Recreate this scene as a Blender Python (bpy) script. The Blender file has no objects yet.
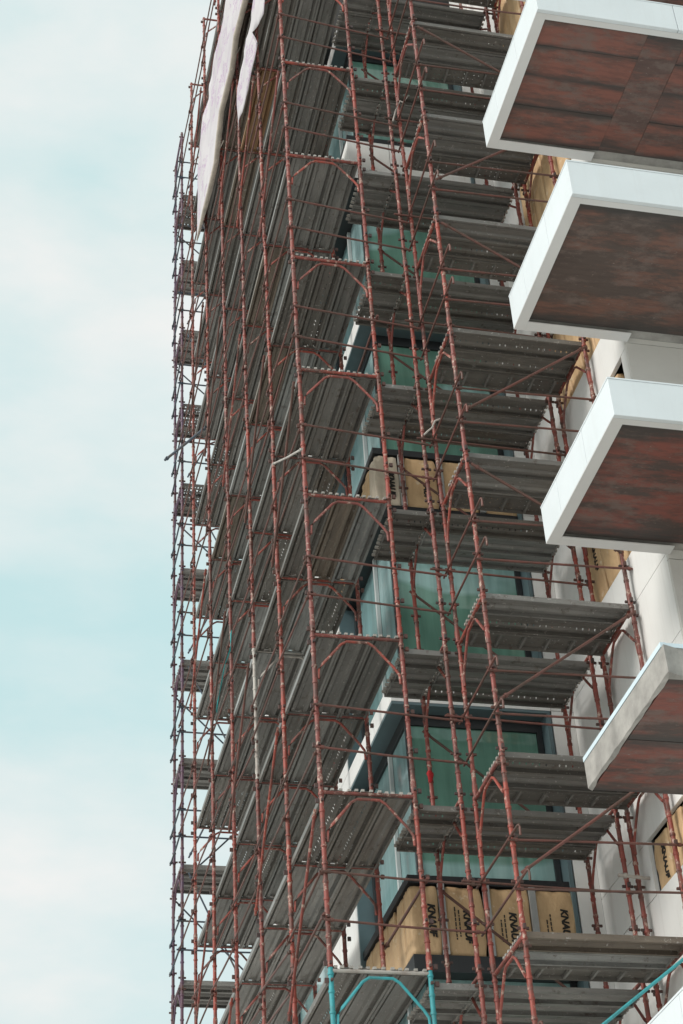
import bpy, math, random
from mathutils import Matrix, Vector, noise as mnoise
random.seed(7)
SC = bpy.context.scene
COL = SC.collection
H = 1.6                                   # eye height above the ground

# ------------------------------------------------------------------ camera
F_PX, YAW, PITCH, ROLL = 1769.52, math.radians(14.649), math.radians(36.422), math.radians(-3.831)
Fv = Vector((math.sin(YAW)*math.cos(PITCH), math.cos(YAW)*math.cos(PITCH), math.sin(PITCH)))
R0 = Fv.cross(Vector((0, 0, 1))).normalized(); U0 = R0.cross(Fv)
c_, s_ = math.cos(ROLL), math.sin(ROLL)
Rv = c_*R0 + s_*U0; Uv = -s_*R0 + c_*U0
EYE = Vector((0, 0, H))
cd = bpy.data.cameras.new('camera'); cam = bpy.data.objects.new('camera', cd); COL.objects.link(cam)
cam.matrix_world = Matrix(((Rv.x, Uv.x, -Fv.x, 0), (Rv.y, Uv.y, -Fv.y, 0), (Rv.z, Uv.z, -Fv.z, H), (0, 0, 0, 1)))
cd.sensor_fit = 'VERTICAL'; cd.sensor_height = 36; cd.lens = 36*F_PX/1024; cd.clip_start = .1; cd.clip_end = 5000
SC.camera = cam

def px(p):
    d = Vector(p) - EYE; z = d.dot(Fv)
    if z < .1: return (-9999, -9999)
    return (341.5 + F_PX*d.dot(Rv)/z, 512 - F_PX*d.dot(Uv)/z)
def vis(pts, m=25):
    q = [px(p) for p in pts]
    return max(a for a, b in q) > -m and min(a for a, b in q) < 683+m and max(b for a, b in q) > -m and min(b for a, b in q) < 1024+m

# ------------------------------------------------------------------ node helpers
def mat(name):
    m = bpy.data.materials.new(name); m.use_nodes = True
    nt = m.node_tree; b = nt.nodes['Principled BSDF']
    return m, nt, b
def N(nt, t, **kw):
    n = nt.nodes.new(t)
    for k, v in kw.items():
        if k.startswith('i_'):
            n.inputs[k[2:].replace('_', ' ')].default_value = v
        else: setattr(n, k, v)
    return n
def ramp(nt, fac, stops):
    r = nt.nodes.new('ShaderNodeValToRGB'); el = r.color_ramp.elements
    while len(el) < len(stops): el.new(.5)
    for e, (p, c) in zip(el, stops):
        e.position = p; e.color = (*c, 1) if len(c) == 3 else c
    nt.links.new(fac, r.inputs['Fac']); return r.outputs['Color']
def coords(nt, scale=(1, 1, 1), rnd=True, kind='Object'):
    tc = nt.nodes.new('ShaderNodeTexCoord'); mp = nt.nodes.new('ShaderNodeMapping')
    mp.inputs['Scale'].default_value = scale
    nt.links.new(tc.outputs[kind], mp.inputs['Vector'])
    if rnd:
        oi = nt.nodes.new('ShaderNodeObjectInfo'); mu = nt.nodes.new('ShaderNodeMath'); mu.operation = 'MULTIPLY'
        mu.inputs[1].default_value = 57.0
        nt.links.new(oi.outputs['Random'], mu.inputs[0]); nt.links.new(mu.outputs[0], mp.inputs['Location'])
    return mp.outputs['Vector']
def noise(nt, vec, scale, detail=5, rough=.6):
    n = N(nt, 'ShaderNodeTexNoise', i_Scale=scale, i_Detail=detail, i_Roughness=rough)
    nt.links.new(vec, n.inputs['Vector']); return n.outputs['Fac']
def mix(nt, fac, a, b, mode='MIX'):
    m = nt.nodes.new('ShaderNodeMix'); m.data_type = 'RGBA'; m.blend_type = mode
    for s, v in ((m.inputs[0], fac), (m.inputs[6], a), (m.inputs[7], b)):
        if hasattr(v, 'is_linked'): nt.links.new(v, s)
        else: s.default_value = v if not isinstance(v, tuple) or len(v) == 4 else (*v, 1)
    return m.outputs[2]
def bump(nt, b, h, strength=.3, dist=.01):
    n = N(nt, 'ShaderNodeBump', i_Strength=strength, i_Distance=dist)
    nt.links.new(h, n.inputs['Height']); nt.links.new(n.outputs[0], b.inputs['Normal'])
def rand_out(nt): return nt.nodes.new('ShaderNodeObjectInfo').outputs['Random']

def paint(name, a, b_, rust, wear, worn=.64):
    """old paint on steel tube: two tones by piece, rust and pale worn patches"""
    m, nt, b = mat(name)
    base = mix(nt, rand_out(nt), a, b_)
    v = coords(nt)
    f1 = ramp(nt, noise(nt, v, 3.6, 8, .74), [(.45, (0, 0, 0)), (.62, (1, 1, 1))])
    c = mix(nt, f1, base, rust)
    f2 = ramp(nt, noise(nt, v, 13, 6, .7), [(worn, (0, 0, 0)), (worn+.08, (1, 1, 1))])
    c = mix(nt, f2, c, wear)
    nt.links.new(c, b.inputs['Base Color']); b.inputs['Roughness'].default_value = .55
    bump(nt, b, noise(nt, v, 40), .25, .004)
    return m
M = {}
M['red'] = paint('red_scaffold_paint', (.34, .065, .044), (.22, .064, .055), (.105, .052, .042), (.47, .34, .28), .56)
M['rail'] = paint('rusty_rail_paint', (.12, .056, .044), (.17, .062, .05), (.085, .052, .04), (.30, .23, .18))
M['shade_violet'] = paint('painted_violet_shade', (.13, .06, .09), (.10, .06, .11), (.11, .05, .045), (.26, .2, .2))  # shade on the far end frames, put into their tube colour
M['teal'] = paint('turquoise_paint', (.045, .34, .38), (.05, .36, .40), (.05, .25, .27), (.40, .42, .38), .68)
M['pale'] = paint('pale_primer', (.50, .47, .43), (.45, .42, .39), (.33, .28, .25), (.30, .12, .09), .66)
M['coupler'] = paint('dark_coupler_steel', (.09, .05, .045), (.06, .045, .045), (.12, .05, .035), (.25, .2, .18))
M['bluesteel'] = paint('blue_grey_tube', (.06, .085, .12), (.05, .07, .10), (.08, .06, .05), (.2, .2, .2))

def metal_deck(name, a, b_, hole=None, slot=False):
    m, nt, b = mat(name)
    v = coords(nt, (.6, 3, 3)); v2 = coords(nt)
    base = mix(nt, rand_out(nt), a, b_)
    c = mix(nt, ramp(nt, noise(nt, v, 2.2, 6, .65), [(.36, (0, 0, 0)), (.68, (1, 1, 1))]), base, tuple(x*.55 for x in a))
    c = mix(nt, ramp(nt, noise(nt, v2, 7, 6, .7), [(.58, (0, 0, 0)), (.70, (1, 1, 1))]), c, (.11, .085, .07))
    c = mix(nt, ramp(nt, noise(nt, v2, 18, 4, .7), [(.61, (0, 0, 0)), (.69, (1, 1, 1))]), c, (.40, .38, .355))
    nt.links.new(c, b.inputs['Base Color'])
    b.inputs['Roughness'].default_value = .5; b.inputs['Metallic'].default_value = .25
    bump(nt, b, noise(nt, v2, 30), .2, .004)
    if hole:
        px_, py_, r = hole
        tc = nt.nodes.new('ShaderNodeTexCoord'); sx = nt.nodes.new('ShaderNodeSeparateXYZ')
        nt.links.new(tc.outputs['Object'], sx.inputs[0])
        def cell(o, p):
            d = N(nt, 'ShaderNodeMath', operation='DIVIDE'); d.inputs[1].default_value = p; nt.links.new(o, d.inputs[0])
            f = N(nt, 'ShaderNodeMath', operation='FRACT'); nt.links.new(d.outputs[0], f.inputs[0])
            s = N(nt, 'ShaderNodeMath', operation='SUBTRACT'); s.inputs[1].default_value = .5; nt.links.new(f.outputs[0], s.inputs[0])
            q = N(nt, 'ShaderNodeMath', operation='MULTIPLY'); q.inputs[1].default_value = p; nt.links.new(s.outputs[0], q.inputs[0])
            return q.outputs[0]
        cb = nt.nodes.new('ShaderNodeCombineXYZ')
        nt.links.new(cell(sx.outputs[0], px_), cb.inputs[0]); nt.links.new(cell(sx.outputs[1], py_), cb.inputs[1])
        ln = N(nt, 'ShaderNodeVectorMath', operation='LENGTH'); nt.links.new(cb.outputs[0], ln.inputs[0])
        lt = N(nt, 'ShaderNodeMath', operation='LESS_THAN'); lt.inputs[1].default_value = r; nt.links.new(ln.outputs['Value'], lt.inputs[0])
        # some of the holes are clogged
        ng = N(nt, 'ShaderNodeMath', operation='GREATER_THAN'); ng.inputs[1].default_value = .46
        nt.links.new(noise(nt, v2, 9, 2), ng.inputs[0])
        an = N(nt, 'ShaderNodeMath', operation='MULTIPLY'); nt.links.new(lt.outputs[0], an.inputs[0]); nt.links.new(ng.outputs[0], an.inputs[1])
        iv = N(nt, 'ShaderNodeMath', operation='SUBTRACT'); iv.inputs[0].default_value = 1; nt.links.new(an.outputs[0], iv.inputs[1])
        nt.links.new(iv.outputs[0], b.inputs['Alpha'])
    return m
M['deck'] = metal_deck('galvanised_deck', (.31, .30, .285), (.21, .20, .188))
M['deck_rust'] = metal_deck('rust_stained_deck', (.25, .205, .165), (.21, .17, .135))
M['deck_holes'] = metal_deck('perforated_deck', (.23, .215, .195), (.18, .165, .15), (.075, .08, .0085))
M['deck_grate'] = metal_deck('grated_deck', (.20, .19, .18), (.18, .17, .16), (.06, .06, .017))
M['deck_pale'] = metal_deck('pale_new_deck', (.38, .38, .37), (.34, .34, .33))
M['hook'] = metal_deck('galvanised_hook', (.55, .52, .48), (.42, .38, .34))

def simple(name, col, rough=.6, var=.25, scale=4, stretch=(1, 1, 1), bmp=.15, metallic=0):
    m, nt, b = mat(name)
    v = coords(nt, stretch)
    c = mix(nt, ramp(nt, noise(nt, v, scale, 6, .62), [(.35, (0, 0, 0)), (.7, (1, 1, 1))]), col, tuple(x*(1-var) for x in col))
    nt.links.new(c, b.inputs['Base Color']); b.inputs['Roughness'].default_value = rough; b.inputs['Metallic'].default_value = metallic
    if bmp: bump(nt, b, noise(nt, v, scale*8), bmp, .004)
    return m
def cladding(name, col, rough, dirt, amt):
    m, nt, b = mat(name); v = coords(nt); vd = coords(nt, (7, 7, .35))
    c = mix(nt, ramp(nt, noise(nt, v, 1.2, 6, .6), [(.35, (0, 0, 0)), (.7, (1, 1, 1))]), col, tuple(x*.93 for x in col))
    f = ramp(nt, noise(nt, vd, 1.6, 6, .7), [(.52, (0, 0, 0)), (.78, (amt, amt, amt))]); c = mix(nt, f, c, dirt)
    f = ramp(nt, noise(nt, v, 4.5, 8, .75), [(.60, (0, 0, 0)), (.74, (amt*.8,)*3)]); c = mix(nt, f, c, dirt)
    nt.links.new(c, b.inputs['Base Color']); b.inputs['Roughness'].default_value = rough
    bump(nt, b, noise(nt, v, .8, 3), .12, .01)
    return m
M['white'] = cladding('white_cladding', (.84, .835, .82), .45, (.52, .49, .45), .32)
M['fascia'] = cladding('white_balcony_cladding', (.735, .785, .815), .42, (.50, .49, .47), .13)
M['lip'] = simple('pale_grey_soffit_cladding', (.74, .735, .73), .45, .08, 1.1, (1, 1, 1), .02)
M['greywall'] = simple('warm_grey_cladding', (.68, .66, .625), .5, .12, 1.0, (1, 1, 1), .03)
M['reveal'] = simple('blue_grey_reveal', (.13, .19, .21), .35, .15, 2)
M['dark'] = simple('black_window_profile', (.026, .028, .031), .4, .2, 3)
M['alu'] = simple('pale_aluminium_profile', (.55, .58, .58), .35, .1, 3)
M['stud'] = simple('zinc_stud', (.44, .45, .45), .4, .2, 5, metallic=.2)
M['backing'] = simple('dark_sheathing', (.05, .05, .05), .8, .3, 3)
M['concrete'] = simple('raw_concrete', (.42, .40, .375), .85, .45, 3.2, (1, 1, 1), .5)
M['bluetape'] = simple('pale_blue_edge_strip', (.66, .78, .85), .5, .1, 3)
M['redcloth'] = simple('red_cloth', (.5, .02, .025), .8, .3, 12)
M['canvas'] = simple('cream_canvas_hem', (.50, .44, .38), .8, .3, 6)
M['timber'] = simple('old_timber', (.30, .17, .085), .75, .45, 3, (1, 12, 1), .3)
M['net'] = simple('turquoise_net', (.03, .33, .34), .7, .3, 9)
M['ground'] = simple('site_ground', (.60, .575, .54), .9, .2, .35, (1, 1, 1), .3)

# kraft paper insulation pack
m, nt, b = mat('kraft_paper'); v = coords(nt); vs = coords(nt, (1.2, 1.2, .6))
c = mix(nt, rand_out(nt), (.70, .485, .275), (.63, .425, .235))
c = mix(nt, ramp(nt, noise(nt, vs, 3.0, 6, .65), [(.4, (0, 0, 0)), (.72, (1, 1, 1))]), c, (.50, .32, .175))
c = mix(nt, ramp(nt, noise(nt, v, 8, 5, .6), [(.62, (0, 0, 0)), (.7, (1, 1, 1))]), c, (.72, .57, .40))
nt.links.new(c, b.inputs['Base Color']); b.inputs['Roughness'].default_value = .6
bump(nt, b, noise(nt, coords(nt, (1, 1, .7)), 9, 6, .65), .6, .03); M['kraft'] = m
M['cream'] = simple('cream_wool', (.62, .53, .42), .8, .2, 5, (1, 1, 1), .4)
M['ink'] = simple('black_print', (.02, .018, .016), .6, .2, 9, bmp=0)

# stained shuttering under the balconies
def shutter(name, red, dark, amount, seam=True):
    m, nt, b = mat(name)
    v = coords(nt, (.55, 2.1, 1)); v2 = coords(nt, (.7, 1.3, 1)); v3 = coords(nt, (.8, 4.5, 1))
    f = ramp(nt, noise(nt, v, 1.3, 9, .72), [(amount-.05, (0, 0, 0)), (amount+.05, (1, 1, 1))])
    c = mix(nt, f, red, dark)
    f = ramp(nt, noise(nt, v3, 2.2, 7, .72), [(.46, (0, 0, 0)), (.66, (.5, .5, .5))])
    c = mix(nt, f, c, tuple(x*.55 for x in dark))
    f = ramp(nt, noise(nt, v2, 3.2, 8, .72), [(.50, (0, 0, 0)), (.62, (.75, .75, .75))])
    c = mix(nt, f, c, (.17, .125, .11))
    f = ramp(nt, noise(nt, v2, 22, 4, .65), [(.66, (0, 0, 0)), (.74, (1, 1, 1))])
    c = mix(nt, f, c, (.24, .19, .17))
    # uneven darkening towards the front and back edge of each board
    tc = nt.nodes.new('ShaderNodeTexCoord'); sx = nt.nodes.new('ShaderNodeSeparateXYZ'); nt.links.new(tc.outputs['Generated'], sx.inputs[0])
    e = N(nt, 'ShaderNodeMath', operation='SUBTRACT'); e.inputs[1].default_value = .5; nt.links.new(sx.outputs[1], e.inputs[0])
    e2 = N(nt, 'ShaderNodeMath', operation='ABSOLUTE'); nt.links.new(e.outputs[0], e2.inputs[0])
    e3 = N(nt, 'ShaderNodeMath', operation='MULTIPLY_ADD'); nt.links.new(noise(nt, v3, 1.8, 5, .7), e3.inputs[0]); e3.inputs[1].default_value = .42; nt.links.new(e2.outputs[0], e3.inputs[2])
    f = ramp(nt, e3.outputs[0], [(.55, (0, 0, 0)), (.70, (.9, .9, .9))])
    c = mix(nt, f, c, (.05, .045, .042))
    nt.links.new(c, b.inputs['Base Color']); b.inputs['Roughness'].default_value = .55
    bump(nt, b, noise(nt, v3, 8), .4, .006)
    return m
M['shut_a'] = shutter('red_shuttering', (.235, .092, .07), (.12, .072, .062), .51)
M['shut_b'] = shutter('brown_shuttering', (.20, .095, .07), (.095, .068, .058), .49)
M['shut_c'] = shutter('dark_red_shuttering', (.235, .072, .054), (.085, .058, .05), .51)

# tinted window glass
def glass(name, col, col2):
    m, nt, b = mat(name)
    v = coords(nt, (.35, .35, 1.5))
    c = mix(nt, ramp(nt, noise(nt, v, .9, 3, .4), [(.50, (0, 0, 0)), (.56, (1, 1, 1))]), col, col2)
    c = mix(nt, ramp(nt, noise(nt, coords(nt, (3, 3, .25)), 2, 4), [(.4, (.72, .72, .72)), (.7, (1, 1, 1))]), (0, 0, 0), c)
    nt.links.new(c, b.inputs['Base Color']); b.inputs['Roughness'].default_value = .06
    b.inputs['IOR'].default_value = 1.55
    return m
M['glass'] = glass('green_tinted_glass', (.16, .33, .265), (.34, .55, .535))
M['glass_blue'] = glass('blue_green_tinted_glass', (.24, .40, .41), (.34, .50, .51))

# printed tarpaulin
m, nt, b = mat('printed_tarpaulin'); v = coords(nt, (1, 1, 1), False)
c = mix(nt, ramp(nt, noise(nt, v, .9, 5), [(.4, (0, 0, 0)), (.7, (1, 1, 1))]), (.57, .54, .56), (.46, .42, .45))
wv = N(nt, 'ShaderNodeTexVoronoi', i_Scale=1.6); nt.links.new(coords(nt, (1, 1, .55), False), wv.inputs['Vector'])
c = mix(nt, ramp(nt, noise(nt, coords(nt, (1, 1.0, 1.5), False), 1.7, 6, .75), [(.54, (0, 0, 0)), (.56, (1, 1, 1)), (.575, (1, 1, 1)), (.60, (0, 0, 0))]), c, (.40, .27, .41))
nt.links.new(c, b.inputs['Base Color']); b.inputs['Roughness'].default_value = .65
b.inputs['Transmission Weight'].default_value = 0; M['tarp'] = m

# ------------------------------------------------------------------ mesh builder
class MB:
    def __init__(s): s.v = []; s.f = []; s.m = []; s.sm = []
    def add(s, vs, fs, mi=0, smooth=False):
        o = len(s.v); s.v += [tuple(p) for p in vs]
        for f in fs: s.f.append([i+o for i in f]); s.m.append(mi); s.sm.append(smooth)
    def box(s, a, b, mi=0):
        (x0, y0, z0), (x1, y1, z1) = a, b
        s.add([(x0, y0, z0), (x1, y0, z0), (x1, y1, z0), (x0, y1, z0), (x0, y0, z1), (x1, y0, z1), (x1, y1, z1), (x0, y1, z1)],
              [(3, 2, 1, 0), (4, 5, 6, 7), (0, 1, 5, 4), (1, 2, 6, 5), (2, 3, 7, 6), (3, 0, 4, 7)], mi)
    def tube(s, pts, r, n=8, mi=0):
        pts = [Vector(p) for p in pts]; rings = []
        rr = r if isinstance(r, (list, tuple)) else [r]*len(pts)
        for i, p in enumerate(pts):
            d = (pts[min(i+1, len(pts)-1)] - pts[max(i-1, 0)]).normalized()
            up = Vector((0, 0, 1)) if abs(d.z) < .9 else Vector((1, 0, 0))
            a = d.cross(up).normalized(); b = d.cross(a).normalized()
            rings.append([p + rr[i]*(math.cos(2*math.pi*k/n)*a + math.sin(2*math.pi*k/n)*b) for k in range(n)])
        vs = [q for R in rings for q in R]; fs = []
        for i in range(len(rings)-1):
            for k in range(n): fs.append((i*n+k, i*n+(k+1) % n, (i+1)*n+(k+1) % n, (i+1)*n+k))
        s.add(vs, fs, mi, True)
        s.add(rings[0], [tuple(range(n))], mi); s.add(rings[-1], [tuple(reversed(range(n)))], mi)
    def profile(s, pl, x0, x1, mi=0):
        """closed polygon (y,z) extruded along x"""
        n = len(pl)
        vs = [(x0, y, z) for y, z in pl] + [(x1, y, z) for y, z in pl]
        fs = [(i, (i+1) % n, n+(i+1) % n, n+i) for i in range(n)]
        s.add(vs, fs, mi)
    def mesh(s, name, mats):
        me = bpy.data.meshes.new(name); me.from_pydata(s.v, [], s.f)
        for m in mats: me.materials.append(m)
        me.polygons.foreach_set('material_index', s.m); me.polygons.foreach_set('use_smooth', s.sm); me.update()
        import bmesh
        bm = bmesh.new(); bm.from_mesh(me); bmesh.ops.recalc_face_normals(bm, faces=bm.faces); bm.to_mesh(me); bm.free()
        return me
def link(o, parent=None):
    COL.objects.link(o)
    if parent is not None: o.parent = parent
    return o
def part(name, mb, mats, parent=None, bevel=0):
    mats = mats if isinstance(mats, list) else [mats]
    o = link(bpy.data.objects.new(name, mb.mesh(name, mats)), parent)
    if bevel:
        bv = o.modifiers.new('bevel', 'BEVEL'); bv.width = bevel; bv.segments = 2; bv.limit_method = 'ANGLE'
    return o
def empty(name, loc=(0, 0, 0), rz=0):
    o = bpy.data.objects.new(name, None); o.location = loc; o.rotation_euler = (0, 0, rz); o.empty_display_size = .2
    return link(o)
def tag(o, label=None, cat=None, group=None, kind=None):
    if label: o['label'] = label
    if cat: o['category'] = cat
    if group: o['group'] = group
    if kind: o['kind'] = kind
    return o

# ------------------------------------------------------------------ layout (metres; camera at 0,0)
X0, W, Y0, BAY, LIFT = 3.95, 1.05, 16.79, 1.80, 2.025
def L(k): return H + 6.98 + LIFT*k
Yn, Yi = Y0 - W, Y0 + W
KTOP = 12
NUM = ['no', 'one', 'two', 'three', 'four', 'five', 'six', 'seven', 'eight', 'nine', 'ten', 'eleven', 'twelve', 'thirteen']
ORD = ['first', 'second', 'third', 'fourth', 'fifth', 'sixth', 'seventh']
def lev(k):
    if k < 0: return 'one lift below turquoise frame'
    if k == 0: return 'level with turquoise frame'
    return f"{NUM[k]} lift{'s' if k > 1 else ''} above turquoise frame"

# ---- scaffold frame: two uprights, a transom, a bent arch brace
def upright_mb(x, z0=0., z1=LIFT, side=1, foot=False, seed=0):
    rs = random.Random(seed); mb = MB()
    mb.tube([(x, 0, z0), (x, 0, z1)], .0262, 10)
    z = z0 + .10
    while z < z1 - .05:
        mb.tube([(x, 0, z), (x, 0, z+.026)], .0335, 8); z += .205 + rs.uniform(-.02, .02)
    for z in (.02, .52, 1.02, 1.86):                       # pins and wedge couplers
        if z0 + z > z1: continue
        z += max(0, z0) if z0 > 0 else 0
        mb.box((x-.055*side-.012, -.014, z), (x-.055*side+.030, .014, z+.05), 1)
        mb.box((x-.012, -.062, z+.008), (x+.012, .062, z+.034), 1)
    mb.tube([(x, 0, z0), (x, 0, z0+.16)], .032, 10)
    if foot:
        mb.box((x-.08, -.08, z0-.008), (x+.08, .08, z0))
    return mb
def transom_mb():
    mb = MB(); mb.tube([(0.02, 0, LIFT-.03), (W-.02, 0, LIFT-.03)], .021, 8)
    return mb
def arch_mb():
    mb = MB(); r = .0165
    pts = [(.045, 0, LIFT-.62), (.05, 0, LIFT-.50), (.10, 0, LIFT-.42), (.33, 0, LIFT-.14), (.40, 0, LIFT-.095),
           (W-.40, 0, LIFT-.095), (W-.33, 0, LIFT-.14), (W-.10, 0, LIFT-.42), (W-.05, 0, LIFT-.50), (W-.045, 0, LIFT-.62)]
    mb.tube(pts, r, 8)
    return mb
FR = {}
def frame_meshes(pm):
    if pm not in FR:
        m = M[pm]
        FR[pm] = [('upright', [upright_mb(0, seed=i)  .mesh('upright', [m, M['coupler']]) for i in range(3)]),
                  ('upright', [upright_mb(W, side=-1, seed=9+i)  .mesh('upright', [m, M['coupler']]) for i in range(3)]),
                  ('transom', [transom_mb().mesh('transom', [m])]), ('arch_brace', [arch_mb().mesh('arch_brace', [m])])]
    return FR[pm]
def frame(x, y, k, rz, paintname, label, group, arch=True, foot=False, extra=0):
    z0 = L(k) - LIFT
    ends = [(x, y, z0), (x, y, L(k)), (x + W*math.cos(rz), y + W*math.sin(rz), z0), (x + W*math.cos(rz), y + W*math.sin(rz), L(k))]
    if not vis(ends): return None
    jit = random.uniform(-.004, .004)
    root = tag(empty('scaffold_portal', (x+jit, y-jit, z0), rz + random.uniform(-.012, .012)), label, 'scaffold frame', group)
    for nm, choices in frame_meshes(paintname):
        if nm == 'arch_brace' and not arch: continue
        o = link(bpy.data.objects.new(nm, random.choice(choices)), root)
        if paintname == 'pale' and o is not root.children[0]:
            o.material_slots[0].link = 'OBJECT'; o.material_slots[0].material = M['red']
        if nm == 'transom' and paintname == 'teal':
            o.material_slots[0].link = 'OBJECT'; o.material_slots[0].material = M['pale']
    return root
def column(x, y, rz, kmin, kmax, who, group, paintf, top=None, arch=True):
    ks = [k for k in range(kmin, kmax+1)]
    made = []
    for k in ks:
        r = frame(x, y, k, rz, paintf(k), ('turquoise scaffold frame at the near corner, the only one so painted' if paintf(k) == 'teal' else f'{paintword(paintf(k))} scaffold frame, {who}, {lev(k)}'), group, arch)
        if r: made.append((k, r))
    if made:                                               # the lowest visible frame stands on legs that reach the ground
        k, r = made[0]; z0 = L(k) - LIFT
        for xx in (0, W):
            mb = MB(); mb.tube([(xx, 0, -z0+.01), (xx, 0, -.002)], .0265, 10); mb.box((xx-.08, -.08, -z0), (xx+.08, .08, -z0+.01))
            part('leg', mb, M['red'], r)
def paintword(p): return {'red': 'rust-red', 'shade_violet': 'purple-shaded', 'teal': 'turquoise', 'pale': 'half pale primed', 'rail': 'brown rusted'}[p]

# ---- steel plank: folded sheet with flanges, lips and two pressed grooves
def plank_mb(length, w=.335, hooks=True):
    h = w/2; t = .004
    d_ = -.030
    top = [(-h+.030, -.066), (-h, -.066), (-h, 0), (-.118, 0), (-.100, d_), (-.052, d_), (-.034, 0), (.034, 0), (.052, d_), (.100, d_), (.118, 0), (h, 0), (h, -.066), (h-.030, -.066)]
    inn = [(-h+.030, -.066+t), (-h+t, -.066+t), (-h+t, -t), (-.116, -t), (-.098, d_-t), (-.054, d_-t), (-.036, -t), (.036, -t), (.054, d_-t), (.098, d_-t), (.116, -t), (h-t, -t), (h-t, -.066+t), (h-.030, -.066+t)]
    mb = MB(); mb.profile(top + inn[::-1], .012, length-.012)
    n = len(top)
    for xx in (.012, length-.012):                          # close the sheet's ends
        vs = [(xx, y, z) for y, z in top] + [(xx, y, z) for y, z in inn]
        mb.add(vs, [(i, i+1, n+i+1, n+i) for i in range(n-1)])
    for xx in (.03, length-.036): mb.box((xx, -h+t, -.058), (xx+.006, h-t, -.036))
    if hooks:
        for xx in (-.022, length-.03):
            for yy in (-.145, -.05, .045, .115): mb.box((xx, yy, -.022), (xx+.052, yy+.036, .0045), 1)
    return mb
PL = {}
def plank_mesh(length, kind, w=.335):
    key = (round(length, 2), kind, w)
    if key not in PL: PL[key] = plank_mb(length, w).mesh('plank', [M[kind], M['hook']])
    return PL[key]
def hatch_mesh(length, w=.30):
    key = ('hatch', round(length, 2))
    if key not in PL:
        mb = MB(); h = w/2
        mb.box((.012, -h, -.012), (length-.012, h, -.006))
        for s in (-1, 1): mb.box((.012, s*h-.012 if s > 0 else -h, -.06), (length-.012, h if s > 0 else -h+.012, -.0125))
        x = .12
        while x < length-.1:
            mb.box((x, -h+.0125, -.05), (x+.028, h-.0125, -.0125), 1); x += .30
        PL[key] = mb.mesh('hatch_plank', [M['deck_holes'], M['deck']])
    return PL[key]
def deck(x, y, z, length, along, n, label, group, kinds=None, hatch=False, w=.335):
    """n planks side by side; along 'x' or 'y'; x,y is the low corner"""
    Wd = n*(w+.006) + (.306 if hatch else 0)
    c = [(x, y, z), (x+(length if along == 'x' else Wd), y, z), (x, y+(Wd if along == 'x' else length), z), (x+(length if along == 'x' else Wd), y+(Wd if along == 'x' else length), z)]
    if not vis(c): return None
    root = tag(empty('scaffold_deck', (x, y, z) if along == 'x' else (x+Wd, y, z), 0 if along == 'x' else math.pi/2), label, 'scaffold deck', group)
    o_ = 0
    for i in range(n):
        kd = kinds[i % len(kinds)] if kinds else random.choices(['deck', 'deck_holes', 'deck_rust', 'deck_pale'], [6, 4, .5, 1.1])[0]
        p = link(bpy.data.objects.new('plank', plank_mesh(length, kd, w)), root)
        p.location = (random.uniform(-.008, .008), o_ + w/2, random.uniform(-.004, .004)); p.rotation_euler = (random.uniform(-.012, .012), random.uniform(-.003, .003), 0); o_ += w + .006
    if hatch:
        p = link(bpy.data.objects.new('hatch_plank', hatch_mesh(length)), root); p.location = (0, o_ + .152, -.03)
    return root

def tube_thing(name, pts, r, m, label, cat, group, knobs=True, margin=10, n=8):
    if not vis(pts, margin): return None
    p0 = Vector(pts[0]); mb = MB()
    q = [Vector(p) - p0 for p in pts]
    if len(q) == 2:                                         # old tubes are never quite straight
        mid = (q[0]+q[1])/2 + Vector((random.uniform(-.006, .006), random.uniform(-.006, .006), random.uniform(-.012, .004)))
        q = [q[0], mid, q[1]]
    mb.tube(q, r, n)
    if knobs:
        for a in (q[0], q[-1]):
            d = (q[-1]-q[0]).normalized()*.03*(1 if a is q[0] else -1)
            mb.tube([a + d*2.2, a + d*3.3], r*1.6, 6)
    o = part(name, mb, M[m]); o.location = p0
    return tag(o, label, cat, group)

# ------------------------------------------------------------------ setting
g = MB(); g.add([(-900, -900, 0), (900, -900, 0), (900, 900, 0), (-900, 900, 0)], [(0, 1, 2, 3)])
tag(part('ground', g, M['ground']), kind='structure')

# ------------------------------------------------------------------ the building
XW, YW, XE, YF = 5.20, 18.10, 7.55, 14.75
B = tag(empty('unfinished_building', (0, 0, 0)), 'white clad apartment block under construction with green glass corner windows and balconies', 'building')
TOPZ = H + 34
def wall_x(mb, x, y0, y1, z0, z1, holes, zj=(), yj=(), th=.05):
    """cladding in the plane X=x facing -X, in panels with open joints, round rectangular holes (y0,y1,z0,z1)"""
    ys = sorted({y0, y1, *[v for h in holes for v in h[:2]], *yj}); zs = sorted({z0, z1, *[v for h in holes for v in h[2:]], *zj})
    ys = [v for v in ys if y0 <= v <= y1]; zs = [v for v in zs if z0 <= v <= z1]
    for a, b_ in zip(ys, ys[1:]):
        for c, d in zip(zs, zs[1:]):
            my, mz = (a+b_)/2, (c+d)/2
            if any(h[0] < my < h[1] and h[2] < mz < h[3] for h in holes): continue
            ga = .005 if (a in yj) else 0; gb = .005 if (b_ in yj) else 0; gc = .005 if c in zj else 0; gd = .005 if d in zj else 0
            mb.box((x, a+ga, c+gc), (x+th, b_-gb, d-gd))
def wall_y(mb, y, x0, x1, z0, z1, zj=(), xj=(), th=.05):
    xs = sorted({x0, x1, *[v for v in xj if x0 < v < x1]}); zs = sorted({z0, z1, *[v for v in zj if z0 < v < z1]})
    for a, b_ in zip(xs, xs[1:]):
        for c, d in zip(zs, zs[1:]):
            ga = .005 if a in xj else 0; gb = .005 if b_ in xj else 0; gc = .005 if c in zj else 0; gd = .005 if d in zj else 0
            mb.box((a+ga, y, c+gc), (b_-gb, y+th, d-gd))

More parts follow.
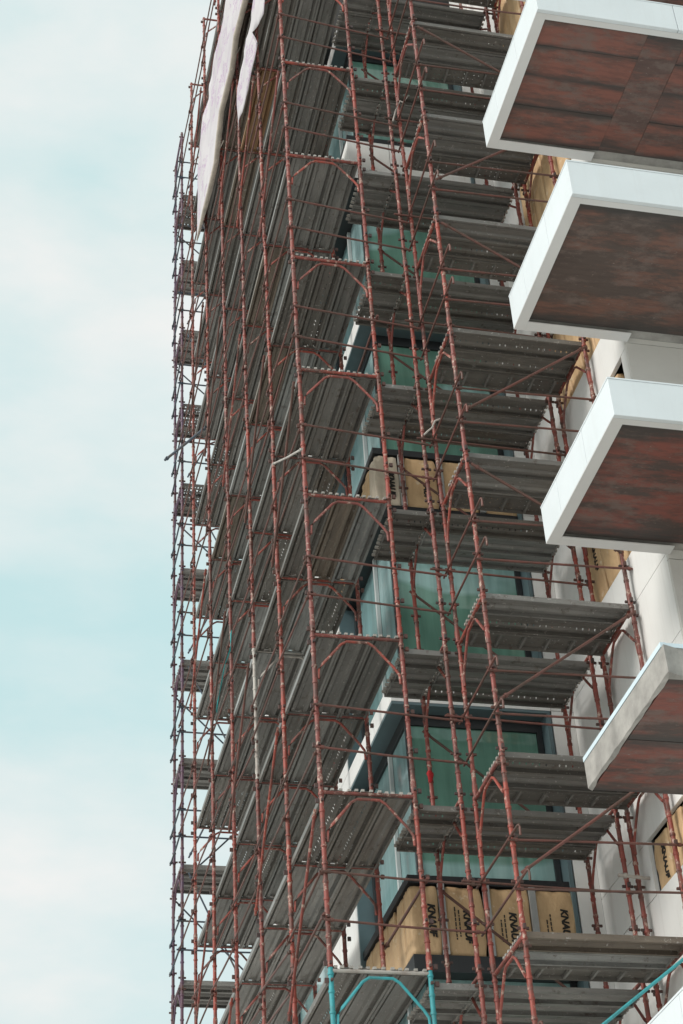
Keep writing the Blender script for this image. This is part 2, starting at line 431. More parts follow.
MOD = 6.285
tops = [H + 10.98 + MOD*n for n in range(-1, 3)]            # tops of the two-storey windows
WX1 = 7.24                                                 # right jamb
WY1 = 20.45                                                # far jamb on the long side
# core behind everything
core = MB()
core.box((XW+.62, YW+.62, 0), (30, 27.0, TOPZ)); core.box((XE+.42, YF+.30, 0), (30, YW+.60, TOPZ))
part('core_wall', core, M['backing'], B)
# pier right of the corner windows, and the corner of the white bands
pier = MB()
zj = sorted([t for t in tops] + [t-2.4 for t in tops] + [t-3.25 for t in tops] + [t+.27 for t in tops])
wall_y(pier, YW, WX1+.02, XE-.002, 0, TOPZ, zj, (7.44,))
part('pier_cladding', pier, M['white'], B)
for t in tops:
    bnd = MB()
    wall_y(bnd, YW, XW, WX1+.014, t, t+.27, (), (5.62, 6.5))
    wall_x(bnd, XW, YW+.052, WY1, t, t+.27, [], (), (19.0,))
    part('floor_band', bnd, M['white'], B)
# long side beyond the corner window
zl = sorted([t for t in tops] + [t+.27 for t in tops] + [t-3.1 for t in tops])
far = MB(); fh = []
for t in tops:
    fh += [(22.2, 24.6, t-2.45, t-.1), (22.2, 24.6, t-5.6, t-3.3)]
wall_x(far, XW, WY1+.004, 27.0, 0, TOPZ, fh, zl, (21.5, 25.5))
part('long_side_cladding', far, M['white'], B)
for h_ in fh:
    f = MB(); y0, y1, z0, z1 = h_
    f.box((XW+.06, y0, z0), (XW+.14, y0+.07, z1)); f.box((XW+.06, y1-.07, z0), (XW+.14, y1, z1))
    f.box((XW+.06, y0+.07, z0), (XW+.14, y1-.07, z0+.07)); f.box((XW+.06, y0+.07, z1-.07), (XW+.14, y1-.07, z1))
    w_ = part('window', f, M['dark'], B)
    p = MB(); p.box((XW+.09, y0+.07, z0+.07), (XW+.11, y1-.07, z1-.07)); part('pane', p, M['glass_blue'], w_)

# corner windows: recessed reveal, frame profiles, panes, spandrel zone
for n_, t in enumerate(tops):
    zb = t - MOD + .27                                      # sill of this module
    zt = t; z_bar = t - 2.36; z_bot = t - 3.25             # glass / spandrel / glass
    d = .24
    rv = MB()
    rv.box((XW+d, YW+.002, zt-.04), (WX1, YW+d, zt-.004)); rv.box((XW+.002, YW+d, zt-.04), (XW+d, WY1, zt-.004)); rv.box((XW+.002, YW+.002, zt-.04), (XW+d-.001, YW+d-.001, zt-.004))
    rv.box((WX1-.05, YW+.002, zb), (WX1, YW+d, zt-.042)); rv.box((XW+.002, WY1-.04, zb), (XW+d, WY1, zt-.042))
    wnd = part('corner_window', rv, M['reveal'], B)
    fr = MB()
    gx, gy = XW+d, YW+d                                      # glass planes
    def hbar(z0, z1, out):                                   # horizontal profile round the corner
        fr.box((gx-out, gy-out, z0), (WX1-.052, gy+.04, z1)); fr.box((gx-out, gy+.042, z0), (gx+.04, WY1-.042, z1))
    for bars, z0, z1 in ((((zt-.20, zt-.042, .03), (z_bar-.03, z_bar+.07, .21)), z_bar+.07, zt-.20), (((z_bot-.20, z_bot, .21), (zb, zb+.10, .03)), zb+.10, z_bot-.20)):
        fr = MB()
        for b3 in bars: hbar(*b3)
        for xx in (WX1-.13,): fr.box((xx, gy-.03, z0), (xx+.07, gy+.04, z1))
        fr.box((gx-.028, gy-.028, z0), (gx+.03, gy+.03, z1))
        fr.box((gx-.03, WY1-.13, z0), (gx+.04, WY1-.05, z1)); fr.box((gx-.03, 19.15, z0), (gx+.04, 19.22, z1))
        part('window_frame', fr, M['dark'], wnd)
    for z0, z1 in ((z_bar+.075, zt-.205), (zb+.105, z_bot-.205)):
        al = MB(); al.box((gx-.05, 19.09, z0), (gx-.005, 19.148, z1)); part('mullion', al, M['alu'], wnd)
    for z0, z1 in ((z_bar+.073, zt-.203), (zb+.103, z_bot-.203)):
        p = MB(); p.box((gx+.032, gy, z0), (WX1-.132, gy+.02, z1)); part('pane', p, M['glass'], wnd)
        p = MB(); p.box((gx, gy+.032, z0), (gx+.02, 19.148, z1)); part('pane', p, M['glass_blue'], wnd)
        p = MB(); p.box((gx, 19.222, z0), (gx+.02, WY1-.132, z1)); part('pane', p, M['glass_blue'], wnd)
    # back of the spandrel pocket
    bk = MB(); bk.box((gx+.30, gy+.30, z_bot), (WX1, gy+.34, z_bar-.03)); bk.box((gx+.30, gy+.342, z_bot), (gx+.34, WY1, z_bar-.03))
    part('spandrel_backing', bk, M['backing'], wnd)
    if n_ == 3 or n_ == 0:
        sp = MB(); wall_y(sp, YW+.03, XW+.03, WX1-.02, z_bot+.002, z_bar-.032, (), (5.9, 6.6)); wall_x(sp, XW+.03, YW+.082, WY1-.05, z_bot+.002, z_bar-.032, [], (), (19.2,))
        part('spandrel_panel', sp, M['white'], wnd)
    else:
        for xx in (5.575, 6.115, 6.67):
            st = MB(); st.box((xx, YW+.004, z_bot+.002), (xx+.075, YW+.05, z_bar-.032)); part('stud', st, M['stud'], wnd)

# side wall of the near wing, facing left, with openings stuffed with insulation
def zr(v): return H + v
side_holes = [(14.95, 16.57, zr(7.83), zr(8.47)), (15.05, 17.02, zr(11.72), zr(13.35)), (15.05, 17.02, zr(14.85), zr(16.3)),
              (14.95, 16.57, zr(13.5), zr(14.15)), (15.05, 17.25, zr(18.0), zr(19.6)), (15.05, 17.02, zr(21.9), zr(23.6))]
sw = MB()
wall_x(sw, XE, YF+.052, YW, 0, TOPZ, side_holes, [zr(5.4), zr(6.4), zr(7.83), zr(8.47), zr(10.1), zr(11.1), zr(14.15), zr(16.6), zr(17.3), zr(20.4)], ())
part('wing_side_cladding', sw, M['white'], B)
for (y0, y1, z0, z1) in side_holes:
    f = MB(); f.box((XE+.052, y1-.05, z0), (XE+.20, y1, z1)); f.box((XE+.052, y0, z0), (XE+.20, y0+.05, z1)); f.box((XE+.40, y0, z0), (XE+.42, y1, z1))
    part('opening_frame', f, M['dark'], B)
fw = MB(); wall_y(fw, YF, XE, 30, 0, TOPZ, sorted(zr(v) for v in (4.9, 8.0, 11.0, 14.2, 17.4, 20.6)), (9.4, 11.2, 13.0))
part('wing_front_cladding', fw, M['greywall'], B)
rf = MB(); rf.box((XW-.05, YF-.02, TOPZ+.002), (30.1, 27.1, TOPZ+.25)); part('roof_slab', rf, M['concrete'], B)

# balconies
BX0, BX1, BY0, BY1 = 6.13, 15.5, 12.52, YF-.004
BALC = [(17.88, .475, 'shut_a', 'clad'), (14.73, .52, 'shut_b', 'clad'), (11.53, .475, 'shut_c', 'clad'), (8.42, .36, 'shut_c', 'raw'), (5.42, .48, 'shut_b', 'clad'), (21.1, .48, 'shut_a', 'clad')]
for zt, h, sm, kind in BALC:
    zt += H; zb = zt - h
    sb = MB()
    if kind == 'clad':
        # shuttered soffit, in boards, a little above the lip
        ins = .135
        yy = BY0 + .06
        sb.box((BX0+.07, BY0+.07, zb+.07), (BX1, BY1, zt-.02))
        slab = part('balcony', sb, M['concrete'], B)
        x = BX0 + ins + .002
        ys = [BY0+ins+.002, BY0+.55, BY0+1.02, BY0+1.50, BY1-.152] if sm == 'shut_a' else [BY0+ins+.002, BY1-.152]
        xs = [BX0+ins+.002, 7.62, 8.12, 10.3, BX1-.02] if sm == 'shut_a' else [BX0+ins+.002, 8.9, BX1-.02]
        for a, b_ in zip(xs, xs[1:]):
            thin = (b_ - a) < .6
            rows = [(ys[0], ys[-1])] if thin else list(zip(ys, ys[1:]))
            for c, d in rows:
                bo = MB(); e = random.uniform(0, .008)
                bo.box((a+.0015, c+.0015, zb+.045+e), (b_-.0015, d-.0015, zb+.068)); part('soffit_board', bo, M[sm], slab)
        lp = MB()
        lp.box((BX0+.001, BY0+.052, zb), (BX0+ins, BY1-.001, zb+.012)); lp.box((BX0+ins+.001, BY0+.052, zb), (BX1, BY0+ins, zb+.012)); lp.box((BX0+ins+.001, BY1-.15, zb), (XE+.02, BY1-.001, zb+.012))
        part('soffit_lip', lp, M['lip'], slab)
        fa = MB()
        for a, b_ in ((BY0+.053, 13.35), (13.358, 14.20), (14.208, BY1-.001)): fa.box((BX0, a, zb+.0125), (BX0+.05, b_, zt))
        for a, b_ in ((BX0, 7.94), (7.948, 9.75), (9.758, 11.6), (11.608, BX1)): fa.box((a, BY0, zb), (b_, BY0+.05, zt))
        fa.box((BX0+.051, BY1-.05, zb+.0125), (XE-.01, BY1-.002, zt))
        part('fascia', fa, M['fascia'], slab, .004)
        cp = MB(); cp.box((BX0-.004, BY0-.004, zt+.001), (BX1, BY1, zt+.02)); part('coping', cp, M['fascia'], slab)
    else:
        # raw slab edge with a broken arris
        n = 46; vs = []; fs = []
        rr = random.Random(3)
        def rag(i): return (mnoise.noise((i*.35, 1.7, 2.2))*.5 + rr.uniform(-.3, .3))*.024
        X4 = BX0 + .055; edge = [(X4, BY1-.002-(BY1-BY0)*i/20) for i in range(21)] + [(X4+(BX1-X4)*i/60, BY0+.05) for i in range(1, 61)]
        m_ = len(edge)
        top = [(x, y, zt-.05) for x, y in edge]; bot = [(x+ (.02 if i < 21 else 0)*0, y, zb+.02+rag(i)) for i, (x, y) in enumerate(edge)]
        inner = [(max(x, X4+.03+rag(i)*1.2), max(y, BY0+.08+rag(i)), zb-.004) for i, (x, y) in enumerate(edge)]
        sb.add(top+bot+inner, [(i, i+1, m_+i+1, m_+i) for i in range(m_-1)] + [(m_+i, m_+i+1, 2*m_+i+1, 2*m_+i) for i in range(m_-1)])
        sb.box((X4+.032, BY0+.085, zb+.03), (BX1, BY1, zt-.052))
        slab = part('balcony', sb, M['concrete'], B)
        for a, b_ in zip((X4+.04, 8.4, 10.8), (8.4, 10.8, BX1)):
            ys = [BY0+.095, BY0+1.2, BY1-.004]
            for c, d in zip(ys, ys[1:]):
                bo = MB(); bo.box((a+.004, c+.004, zb+.002+random.uniform(0, .006)), (b_-.004, d-.004, zb+.028)); part('soffit_board', bo, M[sm], slab)
        cp = MB(); cp.box((X4-.008, BY0+.042, zt-.048), (X4+.05, BY1-.002, zt)); cp.box((X4+.051, BY0+.042, zt-.048), (BX1, BY0+.11, zt-.004)); part('edge_strip', cp, M['bluetape'], slab)

# ------------------------------------------------------------------ insulation packs
def pack(x0, x1, y0, y1, z0, z1, face, label, m='kraft', text=True, small=True, group='insulation packs in the spandrel'):
    """bulging paper wrapped pack; face 'y' prints on the -Y side, 'x' on the -X side"""
    import bmesh
    cx, cy, cz = (x0+x1)/2, (y0+y1)/2, z0
    bm = bmesh.new(); bmesh.ops.create_cube(bm, size=1)
    bmesh.ops.subdivide_edges(bm, edges=bm.edges, cuts=15, use_grid_fill=True)
    sx, sy, sz = x1-x0, y1-y0, z1-z0; sd = random.uniform(0, 50)
    for v_ in bm.verts:
        p = v_.co.copy(); q = p*2
        rnd = 1 - .03*(max(abs(q.x), abs(q.y))**8 * abs(q.z)**10) - .03*(abs(q.x)**8*abs(q.y)**8)
        w = mnoise.noise(Vector((p.x*3+sd, p.y*3, p.z*2)))*.018 + mnoise.noise(Vector((p.x*9+sd, p.y*9, p.z*6)))*.008
        bulge = .5*(1-q.z*q.z)*.02
        v_.co = Vector((p.x*sx*rnd + (q.x*bulge + w*q.x), p.y*sy*rnd + (q.y*bulge + w*q.y), (p.z+.5)*sz))
    me = bpy.data.meshes.new('insulation_pack'); bm.to_mesh(me); bm.free(); me.materials.append(M[m])
    me.polygons.foreach_set('use_smooth', [True]*len(me.polygons))
    o = link(bpy.data.objects.new('insulation_pack', me)); o.location = (cx, cy, cz); tag(o, label, 'insulation pack', group)
    if not text: return o
    if face == 'y': tx, ty, nn = Vector((0, 0, -1)), Vector((1, 0, 0)), Vector((0, -1, 0)); half, wid = sy/2, sx
    else: tx, ty, nn = Vector((0, 0, -1)), Vector((0, -1, 0)), Vector((-1, 0, 0)); half, wid = sx/2, sy
    cu = bpy.data.curves.new('lettering', 'FONT'); cu.body = 'KNAUF'; cu.size = .118; cu.extrude = .004; cu.offset = .005; cu.align_x = 'CENTER'; cu.shear = .18
    tmp = bpy.data.objects.new('lettering', cu); COL.objects.link(tmp)
    dg = bpy.context.evaluated_depsgraph_get(); tm = bpy.data.meshes.new_from_object(tmp.evaluated_get(dg)); bpy.data.objects.remove(tmp)
    tm.materials.clear(); tm.materials.append(M['ink'])
    tm.transform(Matrix(((tx.x, ty.x, nn.x, 0), (tx.y, ty.y, nn.y, 0), (tx.z, ty.z, nn.z, 0), (0, 0, 0, 1))))
    mb = MB(); 
    l = link(bpy.data.objects.new('lettering', tm), o)
    l.location = nn*(half+.018) + ty*(wid*random.choice([-.05, .05, .12])) + Vector((0, 0, sz*random.choice([.42, .5, .6])))
    if small:                                              # rows of fine print too small to read
        mb = MB(); rs = random.Random(int(sd*100))
        for row in range(2):
            a = -wid*.30 + row*.045; s = sz*rs.uniform(.12, .3)
            while s < sz*rs.uniform(.5, .85):
                ln = rs.uniform(.02, .06)
                p0 = nn*(half+.016) + ty*a + Vector((0, 0, s)); p1 = p0 + ty*.014 + nn*.004 + Vector((0, 0, ln))
                mb.box(tuple(min(i, j) for i, j in zip(p0, p1)), tuple(max(i, j) for i, j in zip(p0, p1))); s += ln + .012
        part('fine_print', mb, M['ink'], o)
    return o
for n_, where in ((1, 'lower'), (2, 'upper')):
    t = tops[n_]; zb_, zt_ = t-3.248, t-2.42
    spec = [(5.245, 5.56, True, 'kraft' if n_ == 1 else 'cream'), (5.66, 6.10, True, 'kraft'), (6.20, 6.655, True, 'kraft'), (6.755, 7.205, True, 'kraft')]
    words = ['at the glass corner', 'second from the glass corner', 'third from the glass corner', 'fourth from the glass corner']
    for i, (a, b_, tx_, mm) in enumerate(spec):
        pack(a, b_, YW+.04, YW+.36, zb_+.002, zt_, 'y', f"{'brown' if mm == 'kraft' else 'cream'} paper insulation pack {words[i]} in the {where} window band", mm, tx_, i > 0 and n_ == 1)
    y = YW+.39
    for i in range(5):
        pack(XW+.05, XW+.37, y, y+.36, zb_+.002, zt_-(.0 if n_ == 1 else .05*i), 'x', f"plain brown insulation pack on the long side, {ORD[i]} from corner, {where} window band", 'kraft', False)
        y += .385
for i, (y0, y1, z0, z1) in enumerate(side_holes):
    nm = ['beside the bottom grey pole', 'behind the third balcony', 'above the third balcony', 'under the third balcony band', 'behind the second balcony', 'behind the top balcony'][i]
    y = y1 - .06; j = 0
    while y - .40 > y0 + .04:
        pack(XE+.03, XE+.38, y-.40, y, z0+.002, z1-.03-random.uniform(0, .03), 'x', f'kraft insulation pack in wing opening {nm}, {ORD[j]} from inner jamb', 'kraft', j % 2 == 0 and i in (0, 1, 2), False, 'insulation packs in the wing openings')
        y -= .46 if j % 2 else .44; j += 1

# ------------------------------------------------------------------ scaffold on the long side
GF = 'frames of the long side scaffold'
def f1paint(i):
    def f(k):
        if i == 0 and k == 0: return 'teal'
        if i == 2 and k == 3: return 'pale'
        return 'red'
    return f
cols = [Y0 + BAY*i for i in range(6)]
for i, y in enumerate(cols):
    column(X0, y, 0, -1, KTOP, f'{ORD[i]} long side column', GF, f1paint(i))
WOOD, PALE = ((1, 8),), ((2, 3),)
for k in range(-1, KTOP):
    for i in range(5):
        kinds = None
        if (i, k) in WOOD: kinds = ['timber', 'deck', 'timber']
        if (i, k) in PALE: kinds = ['deck_pale', 'deck', 'deck_pale']
        deck(X0+.012, cols[i], L(k)+.012, BAY, 'y', 3, ('brown timber deck' if (i, k) in WOOD else 'pale grey steel deck' if (i, k) in PALE else 'ribbed steel deck') + f', {ORD[i]} long side bay, {lev(k)}', 'decks of the long side scaffold', kinds)
# rails and braces of the long side, on its outer face
for k in range(-1, KTOP):
    for i in range(6):
        ya = cols[i]; yb = cols[i+1] if i < 5 else 27.25
        for hh, wd in ((.52, 'lower'), (1.02, 'upper')):
            a = random.uniform(-.12, .05); b_ = random.uniform(-.04, .14)
            tube_thing('guard_rail', [(X0-.045, ya-.06, L(k)+hh+a), (X0-.05, yb+.06, L(k)+hh+b_)], .0138, 'rail',
                       f'{wd} rusty guard rail, {ORD[i]} long side bay, {lev(k)}', 'guard rail', 'guard rails of the long side')
        if (i*2 + k) % 3 == 0 and i < 5:
            lo, hi = yb, ya
            tube_thing('diagonal_brace', [(X0-.075, lo, L(k)+.12), (X0-.075, hi, L(k)+1.78)], .017, 'rail' if random.random() < .5 else 'red',
                       f'thin diagonal brace, {ORD[i]} long side bay, {lev(k)}', 'diagonal brace', 'diagonal braces of the long side')
        if (i + k) % 4 == 0 and i < 5:                     # inner ledger near the wall
            tube_thing('inner_ledger', [(X0+W+.045, ya-.08, L(k)+1.0), (X0+W+.045, yb+.08, L(k)+1.03)], .017, 'rail',
                       f'wall side ledger tube, {ORD[i]} long side bay, {lev(k)}', 'ledger tube', 'wall side ledgers')
# end rails across the near frame that reach on to the wall row
XQ = 5.53
for k in range(-1, 9):
    for hh, wd in ((.46, 'lower'), (1.0, 'upper')):
        tube_thing('end_rail', [(X0-.05, Y0-.05, L(k)+hh+.04), (XQ+.10, Y0-.05, L(k)+hh-.04-.022*k)], .0138, 'rail',
                   f'{wd} end rail from near corner pole to wall row, {lev(k)}', 'end rail', 'end rails of the corner')

# ------------------------------------------------------------------ wall row in front of the corner window
DZ = -.12
XR2, XL1, XR1 = 7.33, 5.69, 7.47
column(XQ, Y0, math.pi/2, -1, 9, 'left end of the wall row', 'frames of the wall row', lambda k: 'red')
column(XR2, Y0, math.pi/2, -1, 9, 'right end of the wall row', 'frames of the wall row', lambda k: 'red')
for k in range(-1, 9):
    deck(X0+W+.03, Y0+.01, L(k)+DZ, XQ-X0-W-.03, 'x', 3, f'short steel deck filling the corner gap, {lev(k)}', 'short corner decks', ['deck_holes', 'deck', 'deck_holes'] if k % 2 else ['deck'])
    deck(XQ, Y0+.01, L(k)+DZ, BAY, 'x', 3, f'ribbed steel deck of the wall row, {lev(k)}', 'decks of the wall row', ['deck', 'deck', 'deck_holes'] if k == 1 else None)
    for hh, wd in ((.5, 'lower'), (1.0, 'upper')):
        if hh < .6: continue
        tube_thing('guard_rail', [(XQ-.1, Y0-.045, L(k)+hh), (XR2+.1, Y0-.045, L(k)+hh-.05)], .0138, 'rail', f'{wd} rusty guard rail of the wall row, {lev(k)}', 'guard rail', 'guard rails of the wall row')
    tube_thing('diagonal_brace', [(XQ-.03, Yi+.05, L(k)+1.45), (XR2-.25, Yi+.05, L(k)+.15)], .017, 'rail', f'dark diagonal brace between wall row and window, {lev(k)}', 'diagonal brace', 'diagonal braces of the wall row')

# ------------------------------------------------------------------ front row, toward the balconies
column(XL1, Yn, math.pi/2, -1, 9, 'left end of the front row', 'frames of the front row', lambda k: 'red')
column(XR1, Yn, math.pi/2, -1, 9, 'right end of the front row', 'frames of the front row', lambda k: 'red')
DOWN = (3, 5, 7)
for k in range(-1, 9):
    deck(XL1, Yn+.01, L(k)+.012, BAY-.02, 'x', 2, f'ribbed steel deck with hatch, front row, {lev(k)}', 'decks of the front row', ['deck_holes', 'deck'] if k in (1, 7) else None, True)
    for hh, wd in ((.46, 'lower'), (1.0, 'upper')):
        tube_thing('guard_rail', [(XL1-.06, Yn-.045, L(k)+hh-.02), (XR1+.12, Yn-.045, L(k)+hh+.02)], .0138, 'rail', f'{wd} rusty guard rail of the front row, {lev(k)}', 'guard rail', 'guard rails of the front row')
        e = random.uniform(-.08, .1)
        y_, z_ = Yn-.42+e, L(k)+hh
        pts = [(XL1-.045, Y0+.12, z_), (XL1-.045, y_+.05, z_), (XL1-.045, y_+.012, z_-.012), (XL1-.045, y_, z_-.05), (XL1-.045, y_+.005, z_-.13)]
        tube_thing('hooked_rail', pts, .0138, 'rail', f'{wd} hooked end rail left of front row, {lev(k)}', 'hooked rail', 'hooked end rails of the front row', False)
    a, b_ = (XL1+.03, XR1-.03)
    zz = (L(k)-.22, L(k)-1.35) if k in DOWN else (L(k)-1.42, L(k)-.16)
    tube_thing('diagonal_brace', [(a, Yn-.075, zz[0]), (b_, Yn-.075, zz[1])], .0175, 'teal' if k == 0 else 'rail',
               ('turquoise diagonal brace' if k == 0 else 'rusty diagonal brace') + f' under the front row deck, {lev(k)}', 'diagonal brace', 'diagonal braces of the front row')

# ------------------------------------------------------------------ scaffold round the far end
YR = 27.25
column(X0, YR, math.pi/2, -1, KTOP, 'outer end of the far end scaffold', 'frames of the far end scaffold', lambda k: 'shade_violet')
column(X0+1.8, YR, math.pi/2, -1, KTOP, 'second column of the far end scaffold', 'frames of the far end scaffold', lambda k: 'shade_violet')
for k in range(0, KTOP):
    deck(X0, YR+.01, L(k)+.012, BAY, 'x', 3, f'steel deck of the far end scaffold, {lev(k)}', 'decks of the far end scaffold', ['deck_grate', 'deck_grate', 'deck_holes'] if k in (7, 8, 11) else ['deck'])
    for hh, wd in ((.5, 'lower'), (1.0, 'upper')):
        tube_thing('guard_rail', [(X0-.1, YR-.045, L(k)+hh), (X0+1.9, YR-.045, L(k)+hh)], .016, 'bluesteel', f'{wd} near side rail of the far end scaffold, {lev(k)}', 'guard rail', 'guard rails of the far end')
        tube_thing('guard_rail', [(X0-.045, YR-.1, L(k)+hh+.03), (X0-.045, YR+W+.1, L(k)+hh+.03)], .016, 'bluesteel', f'{wd} outer end rail of the far end scaffold, {lev(k)}', 'guard rail', 'guard rails of the far end')
    s = 1 if k % 2 else -1
    tube_thing('diagonal_brace', [(X0+.9-.85*s, YR+W+.04, L(k)+.1), (X0+.9+.85*s, YR+W+.04, L(k)+1.85)], .016, 'bluesteel', f'blue grey diagonal brace of the far end scaffold, {lev(k)}', 'diagonal brace', 'diagonal braces of the far end')
    tube_thing('diagonal_brace', [(X0+.5-.4*s, YR-.07, L(k)+.1), (X0+.5+.4*s, YR-.07, L(k)+1.85)], .016, 'bluesteel', f'near side diagonal brace of the far end scaffold, {lev(k)}', 'diagonal brace', 'diagonal braces of the far end')

# ------------------------------------------------------------------ loose things on the scaffold
def ray(x, y):
    d = Rv*((x-341.5)/F_PX) - Uv*((y-512)/F_PX) + Fv
    return d
def on_x(x, y, X): d = ray(x, y); return EYE + d*(X/d.x)
def on_y(x, y, Y): d = ray(x, y); return EYE + d*(Y/d.y)
a = on_y(165, 460, 26.6); b_ = on_y(206, 427, 25.2)
tube_thing('loose_tube', [a, b_], .026, 'bluesteel', 'loose dark tube sticking out to the left over the sky', 'loose tube', None)

def sheet(name, outline, X, label, cat):
    """hanging tarpaulin: outline (y,z) filled with a rippled grid, 6 mm thick"""
    import bmesh
    bm = bmesh.new()
    vs = [bm.verts.new((0, y, z)) for y, z in outline]
    f = bm.faces.new(vs)
    bmesh.ops.triangulate(bm, faces=[f])
    for _ in range(6):
        es = [e for e in bm.edges if e.calc_length() > .2]
        if not es: break
        bmesh.ops.subdivide_edges(bm, edges=es, cuts=1)
        bmesh.ops.triangulate(bm, faces=bm.faces)
    for v_ in bm.verts:
        v_.co.x = X + +   .05*mnoise.noise(Vector((v_.co.y*1.3, v_.co.z*.35, 3))) + .035*mnoise.noise(Vector((v_.co.y*4, v_.co.z*1.5, 8)))
    me = bpy.data.meshes.new(name); bm.to_mesh(me); bm.free(); me.materials.append(M['tarp'])
    me.polygons.foreach_set('use_smooth', [True]*len(me.polygons))
    o = link(bpy.data.objects.new(name, me)); sm = o.modifiers.new('thickness', 'SOLIDIFY'); sm.thickness = .006
    return tag(o, label, cat)
def tr(pts, X):
    return [(p.y, p.z) for p in (on_x(x, y, X) for x, y in pts)]
XT = X0 - .13
t1 = sheet('tarpaulin', tr([(196, 243), (199, 232), (204, 212), (210, 190), (216, 163), (218, 140), (221, 111), (227, 88), (232, 70), (236, 35), (241, 16), (245, 0), (253, -40), (236, -40), (226, 0), (219, 36), (212.5, 71), (205.5, 108), (200.5, 138), (197, 168), (195.5, 205)], XT), XT, 'large white printed tarpaulin with purple scrawl hanging at top of scaffold', 'tarpaulin')
mb = MB(); mb.tube([on_x(x, y, XT-.012) for x, y in ((197, 240), (204, 212), (210, 190), (216, 163), (218.5, 140), (221.5, 111), (227.5, 88), (232, 70), (236.5, 35), (241.5, 16), (245.5, 0), (253, -40))], [.015, .04, .05, .048, .052, .05, .055, .05, .055, .05, .055, .05], 8)
part('rolled_hem', mb, M['canvas'], t1)
for x, y in ((216, 163), (232, 70), (221, 111)):
    p = on_x(x, y, XT-.02); mb = MB(); mb.tube([p, p+Vector((.05, -.08, .25)), p+Vector((.12, -.16, .45))], .008, 6); part('tie_cord', mb, M['canvas'], t1)
sheet('tarpaulin', tr([(237, 130), (238.5, 120), (241, 112), (244, 105), (249, 88), (252, 70), (256.5, 44), (253.5, 37), (252.5, 32), (259, 24), (264, 10), (266, 0), (272, -40), (257, -40), (253, 0), (251.5, 12), (250, 26), (249.5, 34), (246, 44), (240, 70), (238, 88), (236.5, 105)], XT+.03), XT+.03, 'narrow white tarpaulin strip torn to a point beside second pole', 'tarpaulin')

# turquoise ribbon of netting
mb = MB(); P = [on_x(x, y, X0-.10) for x, y in ((231, 632), (230, 648), (225, 664), (221, 682), (218, 700), (216, 712))]
o0 = P[0]; vs = []
for i, p in enumerate(P):
    w = (.055, .06, .03, .05, .055, .03)[i]; q = p - o0
    for dx, dy in ((-.004, -w), (.004, -w), (.004+.02*(i % 2), w), (-.004+.02*(i % 2), w)): vs.append((q.x+dx, q.y+dy, q.z))
fs = []
for i in range(len(P)-1):
    for j in range(4): fs.append((i*4+j, i*4+(j+1) % 4, (i+1)*4+(j+1) % 4, (i+1)*4+j))
fs += [(0, 1, 2, 3), tuple(reversed(range(len(P)*4-4, len(P)*4)))]
mb.add(vs, fs); o = part('net_ribbon', mb, M['net']); o.location = o0; tag(o, 'turquoise ribbon of netting hanging from long side rail', 'net ribbon')
for nm, pts in (('upper', [(393, 121), (396, 110), (400, 101), (404, 103), (408, 96)]), ('lower', [(424, 435), (428, 431), (432, 428), (435, 421), (440, 419)])):
    q = [on_y(x, y, Y0-.07-.012*i) for i, (x, y) in enumerate(pts)]
    tube_thing('wire_tie', q, .013, 'pale', f"pale twisted wire tie, the {nm} of two binding the wall row poles", 'wire tie', None, False)
tube_thing('loose_tube', [on_x(273, 464, X0-.10), on_x(302, 449, X0-.10)], .014, 'pale', 'short pale tube slanting across the two nearest outer poles', 'loose tube', None)
tube_thing('loose_tube', [on_y(618, 875, 16.68), on_y(664, 879, 16.66)], .02, 'pale', 'short pale grey tube lying level before the wing wall', 'loose tube', None)
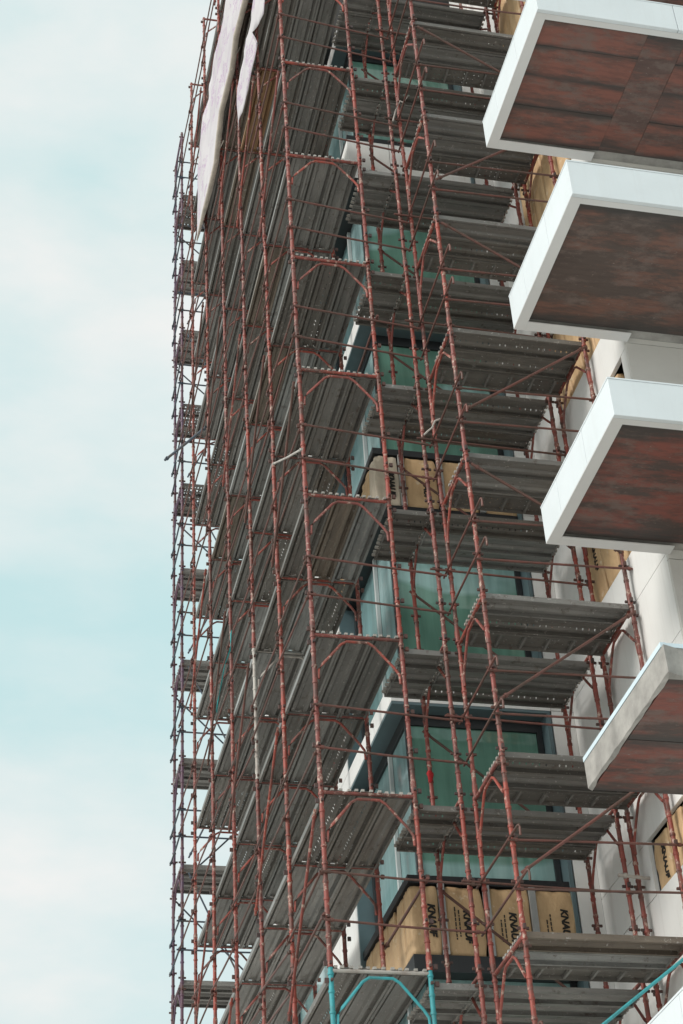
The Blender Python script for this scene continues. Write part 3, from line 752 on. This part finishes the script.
# red cloth tied to the pole in front of the glass
p = on_y(430, 776, Yi-.06)
mb = MB(); rs = random.Random(5); vs = []; n = 10
for j, (zz, r) in enumerate(((.07, .02), (.04, .036), (0, .034), (-.035, .028), (-.07, .02), (-.09, .006))):
    for i in range(n):
        a = 2*math.pi*i/n; q = r*(1+.35*math.sin(3*a+j))
        vs.append((q*math.cos(a), .7*q*math.sin(a), zz))
fs = [(j*n+i, j*n+(i+1) % n, (j+1)*n+(i+1) % n, (j+1)*n+i) for j in range(5) for i in range(n)] + [tuple(range(n)), tuple(range(5*n, 6*n))]
mb.add(vs, fs, 0, True); o = part('red_cloth', mb, M['redcloth']); o.location = p; tag(o, 'red cloth knotted on a pole before the green glass', 'cloth')

# ------------------------------------------------------------------ light
SUN_EL, SUN_AZ = math.radians(36), math.radians(254)      # azimuth clockwise from +Y: behind the camera, to its left
sd = Vector((math.sin(SUN_AZ)*math.cos(SUN_EL), math.cos(SUN_AZ)*math.cos(SUN_EL), math.sin(SUN_EL)))
sl = bpy.data.lights.new('sun', 'SUN'); sl.energy = 2.0; sl.angle = math.radians(28); sl.color = (1, .95, .88)
so = bpy.data.objects.new('sun', sl); so.rotation_euler = sd.to_track_quat('Z', 'Y').to_euler(); so.location = (0, 0, 60); COL.objects.link(so)

w = bpy.data.worlds.new('World'); SC.world = w; w.use_nodes = True; nt = w.node_tree
bg = nt.nodes['Background']
sky = nt.nodes.new('ShaderNodeTexSky'); sky.sky_type = 'NISHITA'; sky.sun_disc = False
sky.sun_elevation = SUN_EL; sky.sun_rotation = SUN_AZ; sky.altitude = 50; sky.dust_density = 2.5
tc = nt.nodes.new('ShaderNodeTexCoord')
mp = nt.nodes.new('ShaderNodeMapping'); mp.inputs['Scale'].default_value = (1.4, 1.4, 3.4); mp.inputs['Location'].default_value = (.35, .1, .62)
nt.links.new(tc.outputs['Generated'], mp.inputs['Vector'])
nz = noise(nt, mp.outputs['Vector'], 2.1, 8, .52)
fac = ramp(nt, nz, [(.38, (.28, .28, .28)), (.60, (1, 1, 1))])
cl = mix(nt, ramp(nt, noise(nt, mp.outputs['Vector'], 3.3, 6, .5), [(.35, (0, 0, 0)), (.65, (1, 1, 1))]), (6.0, 6.55, 6.55), (7.1, 6.9, 6.75))
teal = mix(nt, .12, (3.9, 6.2, 6.3), sky.outputs['Color'])
c = mix(nt, fac, teal, cl)
nt.links.new(c, bg.inputs['Color']); bg.inputs['Strength'].default_value = .1

vs_ = SC.view_settings; vs_.view_transform = 'Standard'; vs_.look = 'None'; vs_.exposure = .4; vs_.gamma = 1
SC.render.engine = 'CYCLES'; SC.cycles.max_bounces = 6; SC.cycles.transparent_max_bounces = 12; SC.cycles.use_denoising = True
